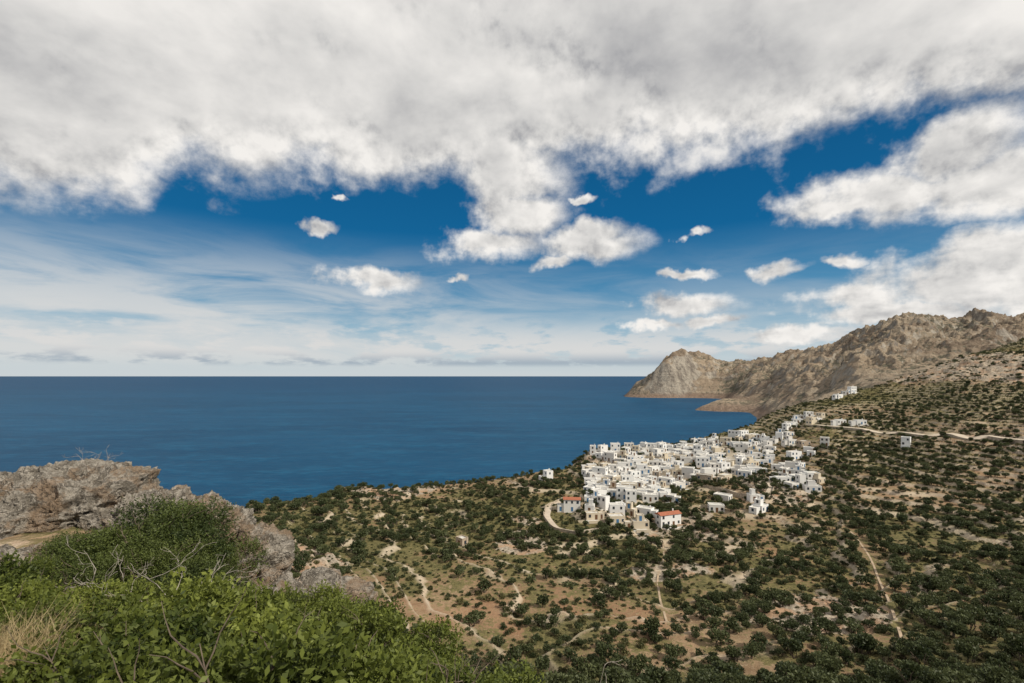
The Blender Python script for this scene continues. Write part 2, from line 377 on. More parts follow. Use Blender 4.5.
M_PA=simple('footpath_dirt',(0.36,0.275,0.19),0.2,0.4)
RP=[]
RP.append(road('hillside_road',[(800,426),(825,427),(860,430),(885,434),(900,433),(925,437),(945,436),(970,440),(990,439),(1030,443)],6,M_RD,0.4))
RP.append(road('village_road',[(566,500),(549,507),(546,517),(556,530),(578,534),(600,530)],3.2,M_RD,0.35,0.9))
RP.append(road('village_road',[(700,487),(725,492),(748,498),(768,495),(772,486),(762,478)],3.2,M_RD,0.35,0.9))
for pts in ([(668,622),(660,600),(657,580),(664,560),(663,536)],[(905,650),(888,600),(872,560),(850,530),(800,510)]):
    RP.append(road('footpath',pts,0.6,M_PA,0.06))
RPA=np.concatenate(RP)

# ---------------------------------------------------------------- village
def whitewash(name,c):
    m,n,b=newmat(name); p=n.pos(); oi=n.n.new('ShaderNodeObjectInfo').outputs['Random']
    f=n.noise(p,0.5,4,0.7); st=n.noise(n.v('MULTIPLY',p,(1,1,0.15)),2.2,4,0.6)
    col=n.mix(n.m('MULTIPLY',n.mr(f,0.45,0.75),0.3),c,tuple(x*0.8 for x in c))
    col=n.mix(n.m('MULTIPLY',n.mr(st,0.55,0.8),0.35),col,(0.46,0.42,0.36))
    col=n.mix(n.m('MULTIPLY',n.mr(oi,0.35,1.0),0.38),col,(0.48,0.42,0.34)); n.l.new(col,b.inputs['Base Color']); return m
MW=[whitewash('whitewash',(0.74,0.73,0.71)),whitewash('cream_plaster',(0.58,0.50,0.38)),simple('bare_stone',(0.36,0.29,0.22),0.3,1.5)]
M_RF=simple('concrete_roof',(0.50,0.48,0.44),0.25,0.8); M_GL=simple('window_glass',(0.035,0.045,0.055),0.1,1,0.25)
M_BL=simple('blue_shutter',(0.06,0.16,0.30),0.15,2); M_BR=simple('brown_door',(0.14,0.075,0.04),0.2,2); M_TI=simple('roof_tiles',(0.32,0.115,0.065),0.3,3)
BV=[(-.5,-.5,-.5),(.5,-.5,-.5),(.5,.5,-.5),(-.5,.5,-.5),(-.5,-.5,.5),(.5,-.5,.5),(.5,.5,.5),(-.5,.5,.5)]
BF=[(0,3,2,1),(4,5,6,7),(0,1,5,4),(1,2,6,5),(2,3,7,6),(3,0,4,7)]
class MB:
    def __init__(s): s.V=[];s.Q=[];s.I=[]
    def box(s,c,d,mi):
        o=len(s.V); s.V+=[(c[0]+v[0]*d[0],c[1]+v[1]*d[1],c[2]+v[2]*d[2]) for v in BV]
        s.Q+=[tuple(o+i for i in f) for f in BF]; s.I+=[mi]*6
    def gable(s,c,w,d,h,mi):
        o=len(s.V); x,y,z=c
        s.V+=[(x-w/2,y-d/2,z),(x+w/2,y-d/2,z),(x+w/2,y+d/2,z),(x-w/2,y+d/2,z),(x-w/2,y,z+h),(x+w/2,y,z+h),(x-w/2,y,z+h),(x+w/2,y,z+h)]
        s.Q+=[(o,o+1,o+5,o+4),(o+2,o+3,o+6,o+7),(o+3,o+2,o+1,o),(o+1,o+2,o+7,o+5),(o+3,o,o+4,o+6)]; s.I+=[mi]*5
def volume(mb,cx,cy,z0,w,d,h,fl,rnd,gable=False,wm=0):
    mb.box((cx,cy,z0+h/2-2),(w,d,h+4),wm)
    top=z0+h
    if gable:
        mb.gable((cx,cy,top+0.02),w+0.7,d+0.7,d*0.22,5)
    else:
        t=0.22; ph=0.4
        mb.box((cx,cy-d/2+t/2-0.02,top+ph/2+0.01),(w+0.04,t,ph),wm); mb.box((cx,cy+d/2-t/2+0.02,top+ph/2+0.01),(w+0.04,t,ph),wm)
        mb.box((cx-w/2+t/2-0.02,cy,top+ph/2+0.01),(t,d-2*t,ph-0.02),wm); mb.box((cx+w/2-t/2+0.02,cy,top+ph/2+0.01),(t,d-2*t,ph-0.02),wm)
        mb.box((cx,cy,top+0.04),(w-2*t-0.02,d-2*t-0.02,0.06),1)
    fh=h/fl
    sh=3 if rnd.random()<0.45 else 4
    for face in range(4):
        L=w if face in(0,2) else d; n=max(1,int(L/2.3))
        for f in range(fl):
            for i in range(n):
                if rnd.random()<0.25: continue
                u=(i+0.5)/n*L-L/2; door=(f==0 and face==0 and i==n//2)
                ww,hh=(1.0,2.1) if door else (0.95,1.25); zc=z0+f*fh+(1.08 if door else 1.65)
                for (pw,ex,mi) in ((0.18,0.03,sh if rnd.random()<.5 else 0),(0,0.055,(sh if door else 2))):
                    sx,sz=ww+pw,hh+pw
                    if face==0: mb.box((cx+u,cy-d/2,zc),(sx,ex*2,sz),mi)
                    elif face==2: mb.box((cx+u,cy+d/2,zc),(sx,ex*2,sz),mi)
                    elif face==1: mb.box((cx+w/2,cy+u,zc),(ex*2,sx,sz),mi)
                    else: mb.box((cx-w/2,cy+u,zc),(ex*2,sx,sz),mi)
def house(px,py,w=None,kind=None,rot=None,g=None,fl=None):
    g=g or ground_at(px,py)
    if g is None: return
    x,y,z=g; rnd=random.Random(int(px*31+py*77))
    w=w or rnd.choice((rnd.uniform(3.6,5.5),rnd.uniform(5,7.4),rnd.uniform(6.5,9.0))); d=rnd.uniform(3.6,5.4); fl=fl or (2 if rnd.random()<0.2 else 1)
    if kind=='shed': w,d,fl=4,3,1
    h=2.6*fl+rnd.uniform(0,0.6)
    mb=MB(); wm=0; gb=kind=='gable'; name='white_house'
    if gb: name='tiled_roof_house'
    elif kind=='cream' or rnd.random()<0.12: wm=6; name='cream_house'
    elif kind=='shed' or rnd.random()<0.06: wm=7; name='stone_house'
    volume(mb,0,0,0,w,d,h,fl,rnd,gb,wm)
    if rnd.random()<0.5 and kind!='shed':
        w2=rnd.uniform(2.4,3.8); d2=d*rnd.uniform(.6,.85); s=rnd.choice((-1,1))
        volume(mb,s*(w/2+w2/2+0.003),rnd.uniform(-.6,.6),-0.1,w2,d2,2.5,1,rnd,False,wm)
    if fl==1 and rnd.random()<0.22 and not gb and kind!='shed':
        volume(mb,rnd.uniform(-1,1)*w*.15,0.4,h+0.1,w*0.45,d*0.6,2.3,1,rnd,False,wm)
    if rnd.random()<0.5: mb.box((w*.3,d*.2,h+0.7),(0.45,0.45,1.2 if not gb else 2.0),wm)
    if rnd.random()<0.4 and kind!='shed':
        mb.box((rnd.uniform(-1,1),-d/2-1.5,-1.9),(w*0.9,2.9,3.6),1)
        mb.box((0,-d/2-3.05,-0.2),(w*0.9,0.2,1.3),wm)
    zg=float(np.mean(height(np.array([x-2,x+2,x,x]),np.array([y,y,y-2,y+2]))))
    me=mesh_quads(name,mb.V,mb.Q,mb.I)
    for mm in (MW[0],M_RF,M_GL,M_BL,M_BR,M_TI,MW[1],MW[2]): me.materials.append(mm)
    o=link(bpy.data.objects.new(name,me)); o.location=(x,y,zg+0.1)
    o.rotation_euler[2]=rot if rot is not None else math.radians(rnd.choice((-38,-22,-8,12,30))+rnd.uniform(-8,8))
    HOUSES.append((x,y,w*0.75))
def inpoly(px,py,poly):
    c=False; j=len(poly)-1
    for i in range(len(poly)):
        xi,yi=poly[i]; xj,yj=poly[j]
        if (yi>py)!=(yj>py) and px<(xj-xi)*(py-yi)/(yj-yi)+xi: c=not c
        j=i
    return c
house(668,526,11,'gable',0.35,fl=2); house(572,512,8,'gable',-0.1); house(616,524,7,'cream',0.1); house(640,528,7,'cream',0.05); house(716,512,7,None,-0.2)
house(592,521,6,None,.1); house(812,492,8,None,-0.2)
POLYS=[([(586,495),(588,470),(592,452),(640,449),(700,443),(748,436),(768,442),(774,455),(766,470),(748,476),(735,484),(712,480),(692,482),(684,490),(690,500),(650,508),(640,500),(600,505)],5.2,330),
 ([(562,508),(600,503),(650,512),(640,522),(600,522),(564,517)],7.5,14),
 ([(752,448),(775,438),(800,418),(824,415),(828,423),(800,428),(780,442),(765,452)],6.3,34),
 ([(765,464),(800,466),(822,480),(822,494),(800,494),(775,480)],7.5,18),
 ([(780,446),(815,440),(830,450),(800,462),(782,458)],10,6),
 ([(524,467),(535,463),(556,460),(556,465),(530,471)],7,8),
 ([(690,500),(730,495),(760,500),(740,515),(700,515)],13,4)]
for poly,sp,n in POLYS:
    xs_=[p[0] for p in poly]; ys_=[p[1] for p in poly]
    r=random.Random(5); tries=0; cnt=0
    while cnt<n and tries<n*7:
        tries+=1; px=r.uniform(min(xs_),max(xs_)); py=r.uniform(min(ys_),max(ys_))
        if not inpoly(px,py,poly): continue
        g=ground_at(px,py)
        if g is None: continue
        if n>100 and vn2(np.array([g[0]/15]),np.array([g[1]/15]),4)[0]>0.45: continue
        if any((g[0]-a[0])**2+(g[1]-a[1])**2<(sp if a[2]<6 else sp+1.3)**2 for a in HOUSES): continue
        if (np.hypot(RPA[:,0]-g[0],RPA[:,1]-g[1])).min()<4.5: continue
        house(px,py,g=g); cnt+=1
for p in ((852,394),(838,398),(795,458),(760,512),(548,480),(906,447),(840,424),(860,425),(845,396)): house(*p)
house(462,546,None,'shed')
print('houses',len(HOUSES),time.time()-T0)

# ---------------------------------------------------------------- plants
def tube(P,R,n=5):
    P=np.array(P,float); V=[];Qd=[]
    for i,p in enumerate(P):
        t=P[min(i+1,len(P)-1)]-P[max(i-1,0)]; t=t/(np.linalg.norm(t)+1e-9)
        a=np.cross(t,(0.3,0.9,0.1)); a/=np.linalg.norm(a)+1e-9; b=np.cross(t,a)
        for k in range(n):
            th=2*math.pi*k/n; V.append(p+R[i]*(math.cos(th)*a+math.sin(th)*b))
    for i in range(len(P)-1):
        for k in range(n): Qd.append((i*n+k,i*n+(k+1)%n,(i+1)*n+(k+1)%n,(i+1)*n+k))
    return np.array(V),np.array(Qd)
def branch(p,d,L,r,lev,out,rnd,up=0.15,kids=3,wig=0.25):
    pts=[np.array(p,float)]; d=np.array(d,float); n=5
    for i in range(n):
        d=d+np.array([rnd.gauss(0,wig),rnd.gauss(0,wig),rnd.gauss(0,wig)+up]); d/=np.linalg.norm(d)
        pts.append(pts[-1]+d*L/n)
    out.append((pts,[r*(1-0.75*i/n) for i in range(n+1)]))
    if lev>0:
        for k in range(kids):
            i=rnd.randint(1,n-1) if k else n-1
            dd=d+np.array([rnd.gauss(0,.7),rnd.gauss(0,.7),rnd.gauss(0,.4)]); dd/=np.linalg.norm(dd)
            branch(pts[i],dd,L*rnd.uniform(.5,.75),r*(0.55),lev-1,out,rnd,up,kids,wig)
def join(parts):
    V=[];Qs=[];I=[];T=[];o=0
    for v,q,i,t in parts:
        V.append(v);Qs.append(np.asarray(q)+o);I.append(np.full(len(q),i));T.append(np.broadcast_to(t,(len(v),)));o+=len(v)
    return np.concatenate(V),np.concatenate(Qs),np.concatenate(I),np.concatenate(T)
def leaves(c,dirv,size,aspect,r,tint):
    N=len(c); rv=r.normal(size=(N,3)); dirv=dirv/np.linalg.norm(dirv,axis=1,keepdims=True)
    b=np.cross(dirv,rv); b/=np.linalg.norm(b,axis=1,keepdims=True)+1e-9
    s=(size*r.uniform(.7,1.3,(N,1)))
    V=np.stack([c,c+dirv*s*.5+b*s*aspect*.5,c+dirv*s,c+dirv*s*.5-b*s*aspect*.5],1).reshape(-1,3)
    return V,np.arange(N*4).reshape(-1,4),0,np.repeat(tint,4)
def crown(nlump,R,flat,z0,r,spread=0.6,lr=(0.35,0.6)):
    C=r.normal(size=(nlump,3)); C/=np.linalg.norm(C,axis=1,keepdims=True); C*=R*spread*r.uniform(.3,1,(nlump,1)); C[:,2]=np.abs(C[:,2])*flat*0.9
    C[:,2]+=z0; rad=R*r.uniform(lr[0],lr[1],nlump); return C,rad
def shell(C,rad,N,r,inner=0.72,zmin=0.05,flat=0.85):
    k=r.choice(len(C),N,p=rad**2/np.sum(rad**2)); d=r.normal(size=(N,3)); d/=np.linalg.norm(d,axis=1,keepdims=True)
    P=C[k]+d*rad[k,None]*(r.uniform(inner,1.04,(N,1)))*np.array([1,1,flat])
    dist=np.min(np.linalg.norm(P[:,None,:]-C[None],axis=2)/rad[None],axis=1)
    keep=(dist>inner*0.88)&(P[:,2]>zmin); P=P[keep]; d=d[keep]; k=k[keep]
    return P,d,k
def distant_tree(name,seed,mat,trunk=True,N=650,R=2.0,flat=0.75,z0=1.9,leaf=0.42):
    r=np.random.default_rng(seed); rnd=random.Random(seed)
    C,rad=crown(9,R,flat,z0,r,0.75,(0.3,0.5)); P,d,k=shell(C,rad,N*2,r,0.6,0.1 if not trunk else 0.7)
    P=P[:N];d=d[:N];k=k[:N]
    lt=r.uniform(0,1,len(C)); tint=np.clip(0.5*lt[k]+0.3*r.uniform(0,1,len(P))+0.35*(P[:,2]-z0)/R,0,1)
    parts=[leaves(P,d+0.8*r.normal(size=d.shape),leaf,0.75,r,tint)]
    if trunk:
        out=[]
        for a in range(3):
            th=a*2.1+seed; branch((0.1*math.cos(th),0.1*math.sin(th),-0.5),(0.35*math.cos(th),.35*math.sin(th),1),2.6,0.17,1,out,rnd,0.2,2)
        for pts,rr in out:
            v,q=tube(pts,rr,4); parts.append((v,q,1,0.3))
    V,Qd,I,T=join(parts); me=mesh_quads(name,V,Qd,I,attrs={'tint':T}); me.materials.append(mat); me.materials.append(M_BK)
    return bpy.data.objects.new(name,me)
def near_bush(name,seed,mat,tips=2600,R=1.0,leaf=0.042,per=11,nl=11):
    r=np.random.default_rng(seed); rnd=random.Random(seed)
    C,rad=crown(nl,R,0.85,0.35,r,0.9,(0.18,0.40)); P,d,k=shell(C,rad,int(tips*1.7),r,0.66,0.02)
    P=P[:tips];d=d[:tips];k=k[:tips]
    sd=d+np.array([0,0,0.55])+0.35*r.normal(size=d.shape); sd/=np.linalg.norm(sd,axis=1,keepdims=True)
    L=r.uniform(.08,.24,(len(P),1))
    t=np.tile(np.linspace(0,1,per),len(P)); ii=np.repeat(np.arange(len(P)),per)
    c=P[ii]+sd[ii]*L[ii]*t[:,None]
    ld=sd[ii]*0.55+0.72*r.normal(size=(len(ii),3))
    lt=r.uniform(0,1,len(C))
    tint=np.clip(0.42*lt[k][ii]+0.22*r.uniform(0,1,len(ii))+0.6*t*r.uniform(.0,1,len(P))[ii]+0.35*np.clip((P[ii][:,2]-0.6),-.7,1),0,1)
    parts=[leaves(c,ld,leaf,0.5,r,tint)]
    out=[]
    for a in range(7):
        th=a*0.9+seed; branch((0,0,-0.2),(math.cos(th),math.sin(th),0.9),0.95*R,0.022,2,out,rnd,0.08,3)
    for pts,rr in out:
        v,q=tube(pts,rr,4); parts.append((v,q,1,0.3))
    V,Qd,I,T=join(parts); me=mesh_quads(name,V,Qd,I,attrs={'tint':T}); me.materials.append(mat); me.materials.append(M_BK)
    return bpy.data.objects.new(name,me)
def scatter(name,templates,P,rotz,scl,index,tilt=None):
    coll=bpy.data.collections.new(name+'_kinds')
    for i,o in enumerate(templates): o.name='%s_kind_%02d'%(name,i); coll.objects.link(o)
    me=bpy.data.meshes.new(name); P=np.asarray(P,np.float32); me.vertices.add(len(P)); me.vertices.foreach_set('co',P.ravel()); me.update()
    rot=np.zeros((len(P),3),np.float32); rot[:,2]=rotz
    if tilt is not None: rot[:,:2]=tilt
    a=me.attributes.new('rot','FLOAT_VECTOR','POINT'); a.data.foreach_set('vector',rot.ravel())
    a=me.attributes.new('scl','FLOAT_VECTOR','POINT'); a.data.foreach_set('vector',np.asarray(scl,np.float32).ravel())
    a=me.attributes.new('idx','INT','POINT'); a.data.foreach_set('value',np.asarray(index,np.int32))
    o=link(bpy.data.objects.new(name,me))
    g=bpy.data.node_groups.new(name,'GeometryNodeTree')
    g.interface.new_socket('Geometry',in_out='INPUT',socket_type='NodeSocketGeometry'); g.interface.new_socket('Geometry',in_out='OUTPUT',socket_type='NodeSocketGeometry')
    gi=g.nodes.new('NodeGroupInput'); go=g.nodes.new('NodeGroupOutput'); ci=g.nodes.new('GeometryNodeCollectionInfo')
    ci.inputs['Collection'].default_value=coll; ci.inputs['Separate Children'].default_value=True; ci.inputs['Reset Children'].default_value=True
    ip=g.nodes.new('GeometryNodeInstanceOnPoints'); ip.inputs['Pick Instance'].default_value=True
    def na(nm,t):
        q=g.nodes.new('GeometryNodeInputNamedAttribute'); q.data_type=t; q.inputs['Name'].default_value=nm
        return [s for s in q.outputs if s.enabled and s.name=='Attribute'][0]
    L=g.links.new; L(gi.outputs[0],ip.inputs['Points']); L(ci.outputs[0],ip.inputs['Instance'])
    L(na('rot','FLOAT_VECTOR'),ip.inputs['Rotation']); L(na('scl','FLOAT_VECTOR'),ip.inputs['Scale']); L(na('idx','INT'),ip.inputs['Instance Index'])
    L(ip.outputs[0],go.inputs[0])
    md=o.modifiers.new('scatter','NODES'); md.node_group=g; return o
def grid_pts(sp,jit,ang,x0,x1,y0,y1,r):
    n=int(max(x1-x0,y1-y0)*1.5/sp); a=(np.arange(n)-n/2)*sp; A,B=np.meshgrid(a,a)
    A=A.ravel();B=B.ravel(); A=A+3*np.sin(B/23.0)
    c,s=math.cos(ang),math.sin(ang); x=(x0+x1)/2+A*c-B*s+r.normal(0,jit,len(A)); y=(y0+y1)/2+A*s+B*c+r.normal(0,jit,len(A))
    k=(x>x0)&(x<x1)&(y>y0)&(y<y1)&(np.abs(x)<1.35*y+10); return x[k],y[k]
OC=np.zeros((1100,900),bool)
gx_,gy_=np.meshgrid(np.arange(1100)-300,np.arange(900),indexing='ij')
def stamp(R_,x,y,rad):
    a,b=int(x+300),int(y); q=int(rad)+1
    sa=slice(max(a-q,0),a+q+1); sb=slice(max(b-q,0),b+q+1)
    R_[sa,sb]|=((gx_[sa,sb]-x)**2+(gy_[sa,sb]-y)**2)<rad**2
for hx,hy,hw in HOUSES: stamp(OC,hx,hy,hw*0.8)
for qx,qy in RPA: stamp(OC,qx,qy,4.0 if qy>260 and qx>150 else 1.5)
def clear(x,y): return ~OC[np.clip((x+300).astype(int),0,1099),np.clip(y.astype(int),0,899)]
def row_w(x,y,lo,hi):
    z,tm,fr,rk=height(x,y,True)
    return z,(1-tm)+tm*(lo+hi*np.exp(-((fr-0.36)/0.17)**2)),rk
r=np.random.default_rng(3)
x,y=grid_pts(3.5,1.1,0.35,-260,480,62,420,r)
z,rw,rk=row_w(x,y,0.40,0.75)
dens=0.68+0.7*fbm2(x/30,y/30,3,90)+0.30*sst(10,60,x)*(1-sst(230,300,y))-0.60*bare_fn(x,y)*(x<60)-0.12*(x<0)*(y<170)-0.05*sst(300,370,y)
k=(r.uniform(0,1,len(x))<dens*rw)&clear(x,y)&(z>25); x=x[k];y=y[k];z=z[k]
s=(0.42+0.80*r.uniform(0,1,len(x))**1.4)*(1-0.15*sst(200,400,y))
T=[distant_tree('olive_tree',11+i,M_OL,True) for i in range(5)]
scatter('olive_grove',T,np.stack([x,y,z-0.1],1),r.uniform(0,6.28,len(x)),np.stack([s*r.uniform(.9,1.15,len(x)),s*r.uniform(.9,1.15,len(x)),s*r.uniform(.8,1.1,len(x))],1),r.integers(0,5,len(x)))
print('olives',len(x))
T=[distant_tree('scrub',31+i,M_SH if i%2 else M_OL,False,170,0.9,0.5,0.15,0.30) for i in range(4)]
x1_,y1_=grid_pts(1.7,0.8,0.9,-300,330,40,330,r); x2_,y2_=grid_pts(2.7,1.3,0.6,-300,800,330,600,r)
x3_,y3_=grid_pts(1.7,0.8,0.9,330,420,150,330,r)
x=np.concatenate([x1_,x2_,x3_]);y=np.concatenate([y1_,y2_,y3_])
z,rw,rk=row_w(x,y,0.55,0.5)
v=veg_fn(x,y); dens=0.08+0.88*sst(0.28,0.75,v+0.3*fbm2(x/8,y/8,2,5))
k=(r.uniform(0,1,len(x))<dens*rw)&clear(x,y)&(z>3); x,y,z=x[k],y[k],z[k]
s=r.gamma(4,0.2,len(x))*np.interp(y,[40,300,600],[0.68,0.98,1.6])
scatter('garrigue_scrub',T,np.stack([x,y,z],1),r.uniform(0,6.28,len(x)),np.stack([s,s,s*r.uniform(.7,1.2,len(x))],1),r.integers(0,4,len(x)))
print('scrub',len(x),time.time()-T0)

# foreground bushes
def hb(x,y): return float(height(np.array([x]),np.array([y]))[0])
def place(tt,ylo,yhi,pxlo,pxhi,sp,rr,smin,smax,name,sink=0.15):
    pts=[]
    for _ in range(5000):
        d=math.sqrt(rr.uniform(ylo**2,yhi(0)**2)); px=rr.uniform(pxlo,pxhi); xx=(px-512)/F*d
        if d>yhi(px): continue
        if px<80-(d-4)*14 and d<6.4: continue
        if all((xx-p[0])**2+(d-p[1])**2>sp**2 for p in pts): pts.append((xx,d))
    P=np.array(pts); zz=height(P[:,0],P[:,1])-sink; P=np.column_stack([P,zz]); n=len(P)
    s=rr.uniform(smin,smax,n); scatter(name,tt,P,rr.uniform(0,6.28,n),np.stack([s,s,s*rr.uniform(.85,1.15,n)],1),rr.integers(0,len(tt),n),rr.normal(0,.08,(n,2)))
    print(name,n)
rr=np.random.default_rng(9)
NBs=[near_bush('mastic',101+i,M_MA,1900,1.0,0.056,10) for i in range(5)]
lim=lambda px: float(np.interp(px,[-150,0,60,130,250,330,400,430,470,500,540],[11.3,11.3,11.5,11.5,10.8,10.0,8.8,8.0,7.0,6.2,4.8])) if px else 13
place(NBs,2.6,lim,-160,525,0.76,rr,0.6,1.2,'mastic_thicket')
ND=[near_bush('dark_shrub',201+i,M_MD,3000,1.0,0.036,10,13) for i in range(3)]
D=[(88,15.5,1.3),(110,15.2,1.8),(138,15.5,2.2),(166,15.6,2.25),(192,15.3,1.7),(120,14,1.5),(160,13.8,1.6),(188,13.8,1.4),(210,14.4,1.0),(96,13.8,1.1),
   (318,15.5,1.1),(338,15,0.9),(300,14.5,1.0),(365,17,.8),(390,13,.9),(240,13,.7),(30,24,.8),(262,12.4,.7)]
P=np.array([((a-512)/F*b,b,hb((a-512)/F*b,b)-0.2) for a,b,c in D]); sc=np.array([c for *_,c in D])
scatter('dark_knoll_shrubs',ND,P,rr.uniform(0,6,len(D)),np.stack([sc,sc,sc*0.95],1),rr.integers(0,3,len(D)))

# rocks
import bmesh
def rock(px,d,dz,size,seed,rotz=0,sub=6,name='rock_outcrop'):
    bm=bmesh.new(); bmesh.ops.create_icosphere(bm,subdivisions=sub,radius=1.0)
    me=bpy.data.meshes.new(name); bm.to_mesh(me); bm.free()
    v=np.zeros(len(me.vertices)*3); me.vertices.foreach_get('co',v); v=v.reshape(-1,3); nrm=v.copy()
    r_=np.random.default_rng(seed)
    for i in range(18):
        n=r_.normal(size=3); n/=np.linalg.norm(n); h=r_.uniform(.6,.92); dd=v@n; k=dd>h; v[k]-=np.outer((dd[k]-h)*0.9,n)
    v=v*np.array(size); q=v+seed*13.7
    rd=fbm3(q*np.array([1,1,1.8])/1.3,7,seed+5,0.6,True)
    fine=fbm3(q/0.32,4,seed+9,0.6,True)
    disp=0.45*fbm3(q/2.0,4,seed)+0.68*(rd-0.2)+0.12*fine
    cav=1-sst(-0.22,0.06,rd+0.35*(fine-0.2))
    v=v+nrm*disp[:,None]*min(1.0,size[2]/1.8)
    me.vertices.foreach_set('co',v.ravel()); me.update(); me.polygons.foreach_set('use_smooth',np.full(len(me.polygons),True))
    at=me.attributes.new('cav','FLOAT','POINT'); at.data.foreach_set('value',cav.astype(np.float32))
    me.materials.append(M_R); o=link(bpy.data.objects.new(name,me)); x=(px-512)/F*d
    o.location=(x,d,hb(x,d)+dz); o.rotation_euler[2]=rotz
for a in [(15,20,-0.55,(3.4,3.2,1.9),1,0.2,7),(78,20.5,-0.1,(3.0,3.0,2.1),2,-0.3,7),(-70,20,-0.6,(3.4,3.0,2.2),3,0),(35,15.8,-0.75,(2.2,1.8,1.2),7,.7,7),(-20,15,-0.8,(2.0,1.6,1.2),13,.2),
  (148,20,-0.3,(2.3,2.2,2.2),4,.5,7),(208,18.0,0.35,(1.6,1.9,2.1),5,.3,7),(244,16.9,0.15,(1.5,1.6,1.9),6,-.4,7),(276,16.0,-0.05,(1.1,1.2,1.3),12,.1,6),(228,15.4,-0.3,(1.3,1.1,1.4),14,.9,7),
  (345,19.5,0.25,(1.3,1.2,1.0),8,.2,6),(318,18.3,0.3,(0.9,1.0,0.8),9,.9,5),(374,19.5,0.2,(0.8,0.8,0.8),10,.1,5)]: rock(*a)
print('t rocks',time.time()-T0)

def dead(name,px,d,n,L,seed,dz=0.2,r0=0.02):
    rnd=random.Random(seed); out=[]
    for a in range(n):
        th=rnd.uniform(0,6.28); branch((rnd.uniform(-.3,.3),rnd.uniform(-.3,.3),0),(math.cos(th)*.8,math.sin(th)*.5,0.9),L*rnd.uniform(.6,1.1),r0,3,out,rnd,0.08,2,0.25)
    parts=[(*tube(p,[max(q,0.003) for q in rr_],5),0,0.0) for p,rr_ in out]
    V,Qd,I,T_=join(parts); me=mesh_quads(name,V,Qd,I,True); me.materials.append(M_DW); o=link(bpy.data.objects.new(name,me)); x=(px-512)/F*d
    o.location=(x,d,hb(x,d)+dz)
dead('dead_branches',165,10.9,3,1.1,5,0.65,0.014); dead('dead_branches',112,11.3,4,1.1,6,0.75,0.015); dead('dead_branches',205,10.6,3,1.0,8,0.75,0.013)
dead('dead_branches',95,20,4,0.9,9,1.9,0.012); dead('dead_branches',800,6.6,4,1.1,10,0.5,0.010); dead('dead_branches',600,6.2,3,0.9,12,0.9,0.008)
def grass(name,cx,cy,n,L,seed,rad):
    r_=np.random.default_rng(seed); V=[];Qd=[];T_=[]
    for i in range(n):
        a=r_.uniform(0,6.28); q=rad*math.sqrt(r_.uniform()); bx,by=cx+q*math.cos(a),cy+q*math.sin(a); bz=hb(bx,by) if i%40==0 else bz
        d=np.array([r_.normal(0,.45),r_.normal(0,.45),1.0]); d/=np.linalg.norm(d); l=L*r_.uniform(.4,1.15)*(1-0.5*(q/rad)**2); wv=np.cross(d,(r_.normal(),r_.normal(),0.01)); wv/=np.linalg.norm(wv); wv*=0.005
        p=np.array([bx,by,bz]); o=len(V); t=r_.uniform()
        for s_ in range(4):
            pp=p+d*l*s_/3+np.array([d[0],d[1],-0.25])*0.5*l*(s_/3)**2; ww=wv*(1-s_/3*.9); V+=[pp-ww,pp+ww]; T_+=[t,t]
        for s_ in range(3): Qd.append((o+2*s_,o+2*s_+1,o+2*s_+3,o+2*s_+2))
    me=mesh_quads(name,V,Qd,attrs={'tint':T_}); me.materials.append(M_GR); link(bpy.data.objects.new(name,me))
grass('dry_grass',-5.35,4.95,11000,0.92,4,0.85)

# ---------------------------------------------------------------- sky
SUN_EL,SUN_AZ=math.radians(42),math.radians(118)
wd=bpy.data.worlds.new('World'); scene.world=wd; wd.use_nodes=True
wd.cycles.sampling_method='MANUAL'; wd.cycles.sample_map_resolution=256
n=NB(wd.node_tree); bg=wd.node_tree.nodes['Background']; bg.inputs[1].default_value=0.1
d=wd.node_tree.nodes.new('ShaderNodeTexCoord').outputs['Generated']
dx,dy,dz=n.sep(d)
DEG=57.29578
A=n.m('MULTIPLY',n.m('ARCTAN2',dx,dy),DEG)
E=n.m('MULTIPLY',n.m('ARCSINE',dz),DEG)
def ae(px,py):
    u=(px-512)/F; v=(HZ-py)/F; return math.degrees(math.atan(u)),math.degrees(math.atan(v/math.hypot(1,u)))
inv=n.m('DIVIDE',1.0,n.m('ADD',n.m('MAXIMUM',dz,0.0),0.25))
qv=n.scale(d,inv)
qv=n.v('MULTIPLY',qv,(1,1,1.5))
nA=n.noise(qv,2.6,8,0.55,0.1)
nB=n.noise(n.v('ADD',qv,(0.05,-0.04,0.09)),2.6,5,0.52,0.1)
nL=n.noise(qv,1.1,3,0.5)
nS=n.noise(d,14.0,6,0.6)
nS2=n.noise(n.v('ADD',d,(0.006,0,0.018)),14.0,4,0.55)
cb=wd.node_tree.nodes.new('ShaderNodeCombineXYZ'); n.l.new(A,cb.inputs[0]); n.l.new(E,cb.inputs[1])
wv=n.v('MULTIPLY',n.v('SUBTRACT',n.noise(d,7.0,5,0.6,color=True),(0.5,0.5,0.5)),(10,6,0))
p=n.v('ADD',cb.outputs[0],wv)
BL=[(510,160,62,48),(505,212,44,28),(485,246,44,16),(590,250,48,17),(600,236,24,12),(552,266,24,8),(583,200,12,4),
(320,227,14,6),(375,280,46,10),(345,196,8,4),(690,272,28,5),(702,238,12,4),(784,271,24,10),(680,306,44,11),(660,325,26,5),(710,322,26,5),(455,278,9,4),
(885,192,98,28),(960,130,70,45),(1000,180,100,36),(845,208,50,14),(945,285,125,30),(1000,258,80,26),(860,298,60,16),(840,264,26,8),
(900,312,110,12),(800,338,60,8),(1060,290,100,45)]
cur=None
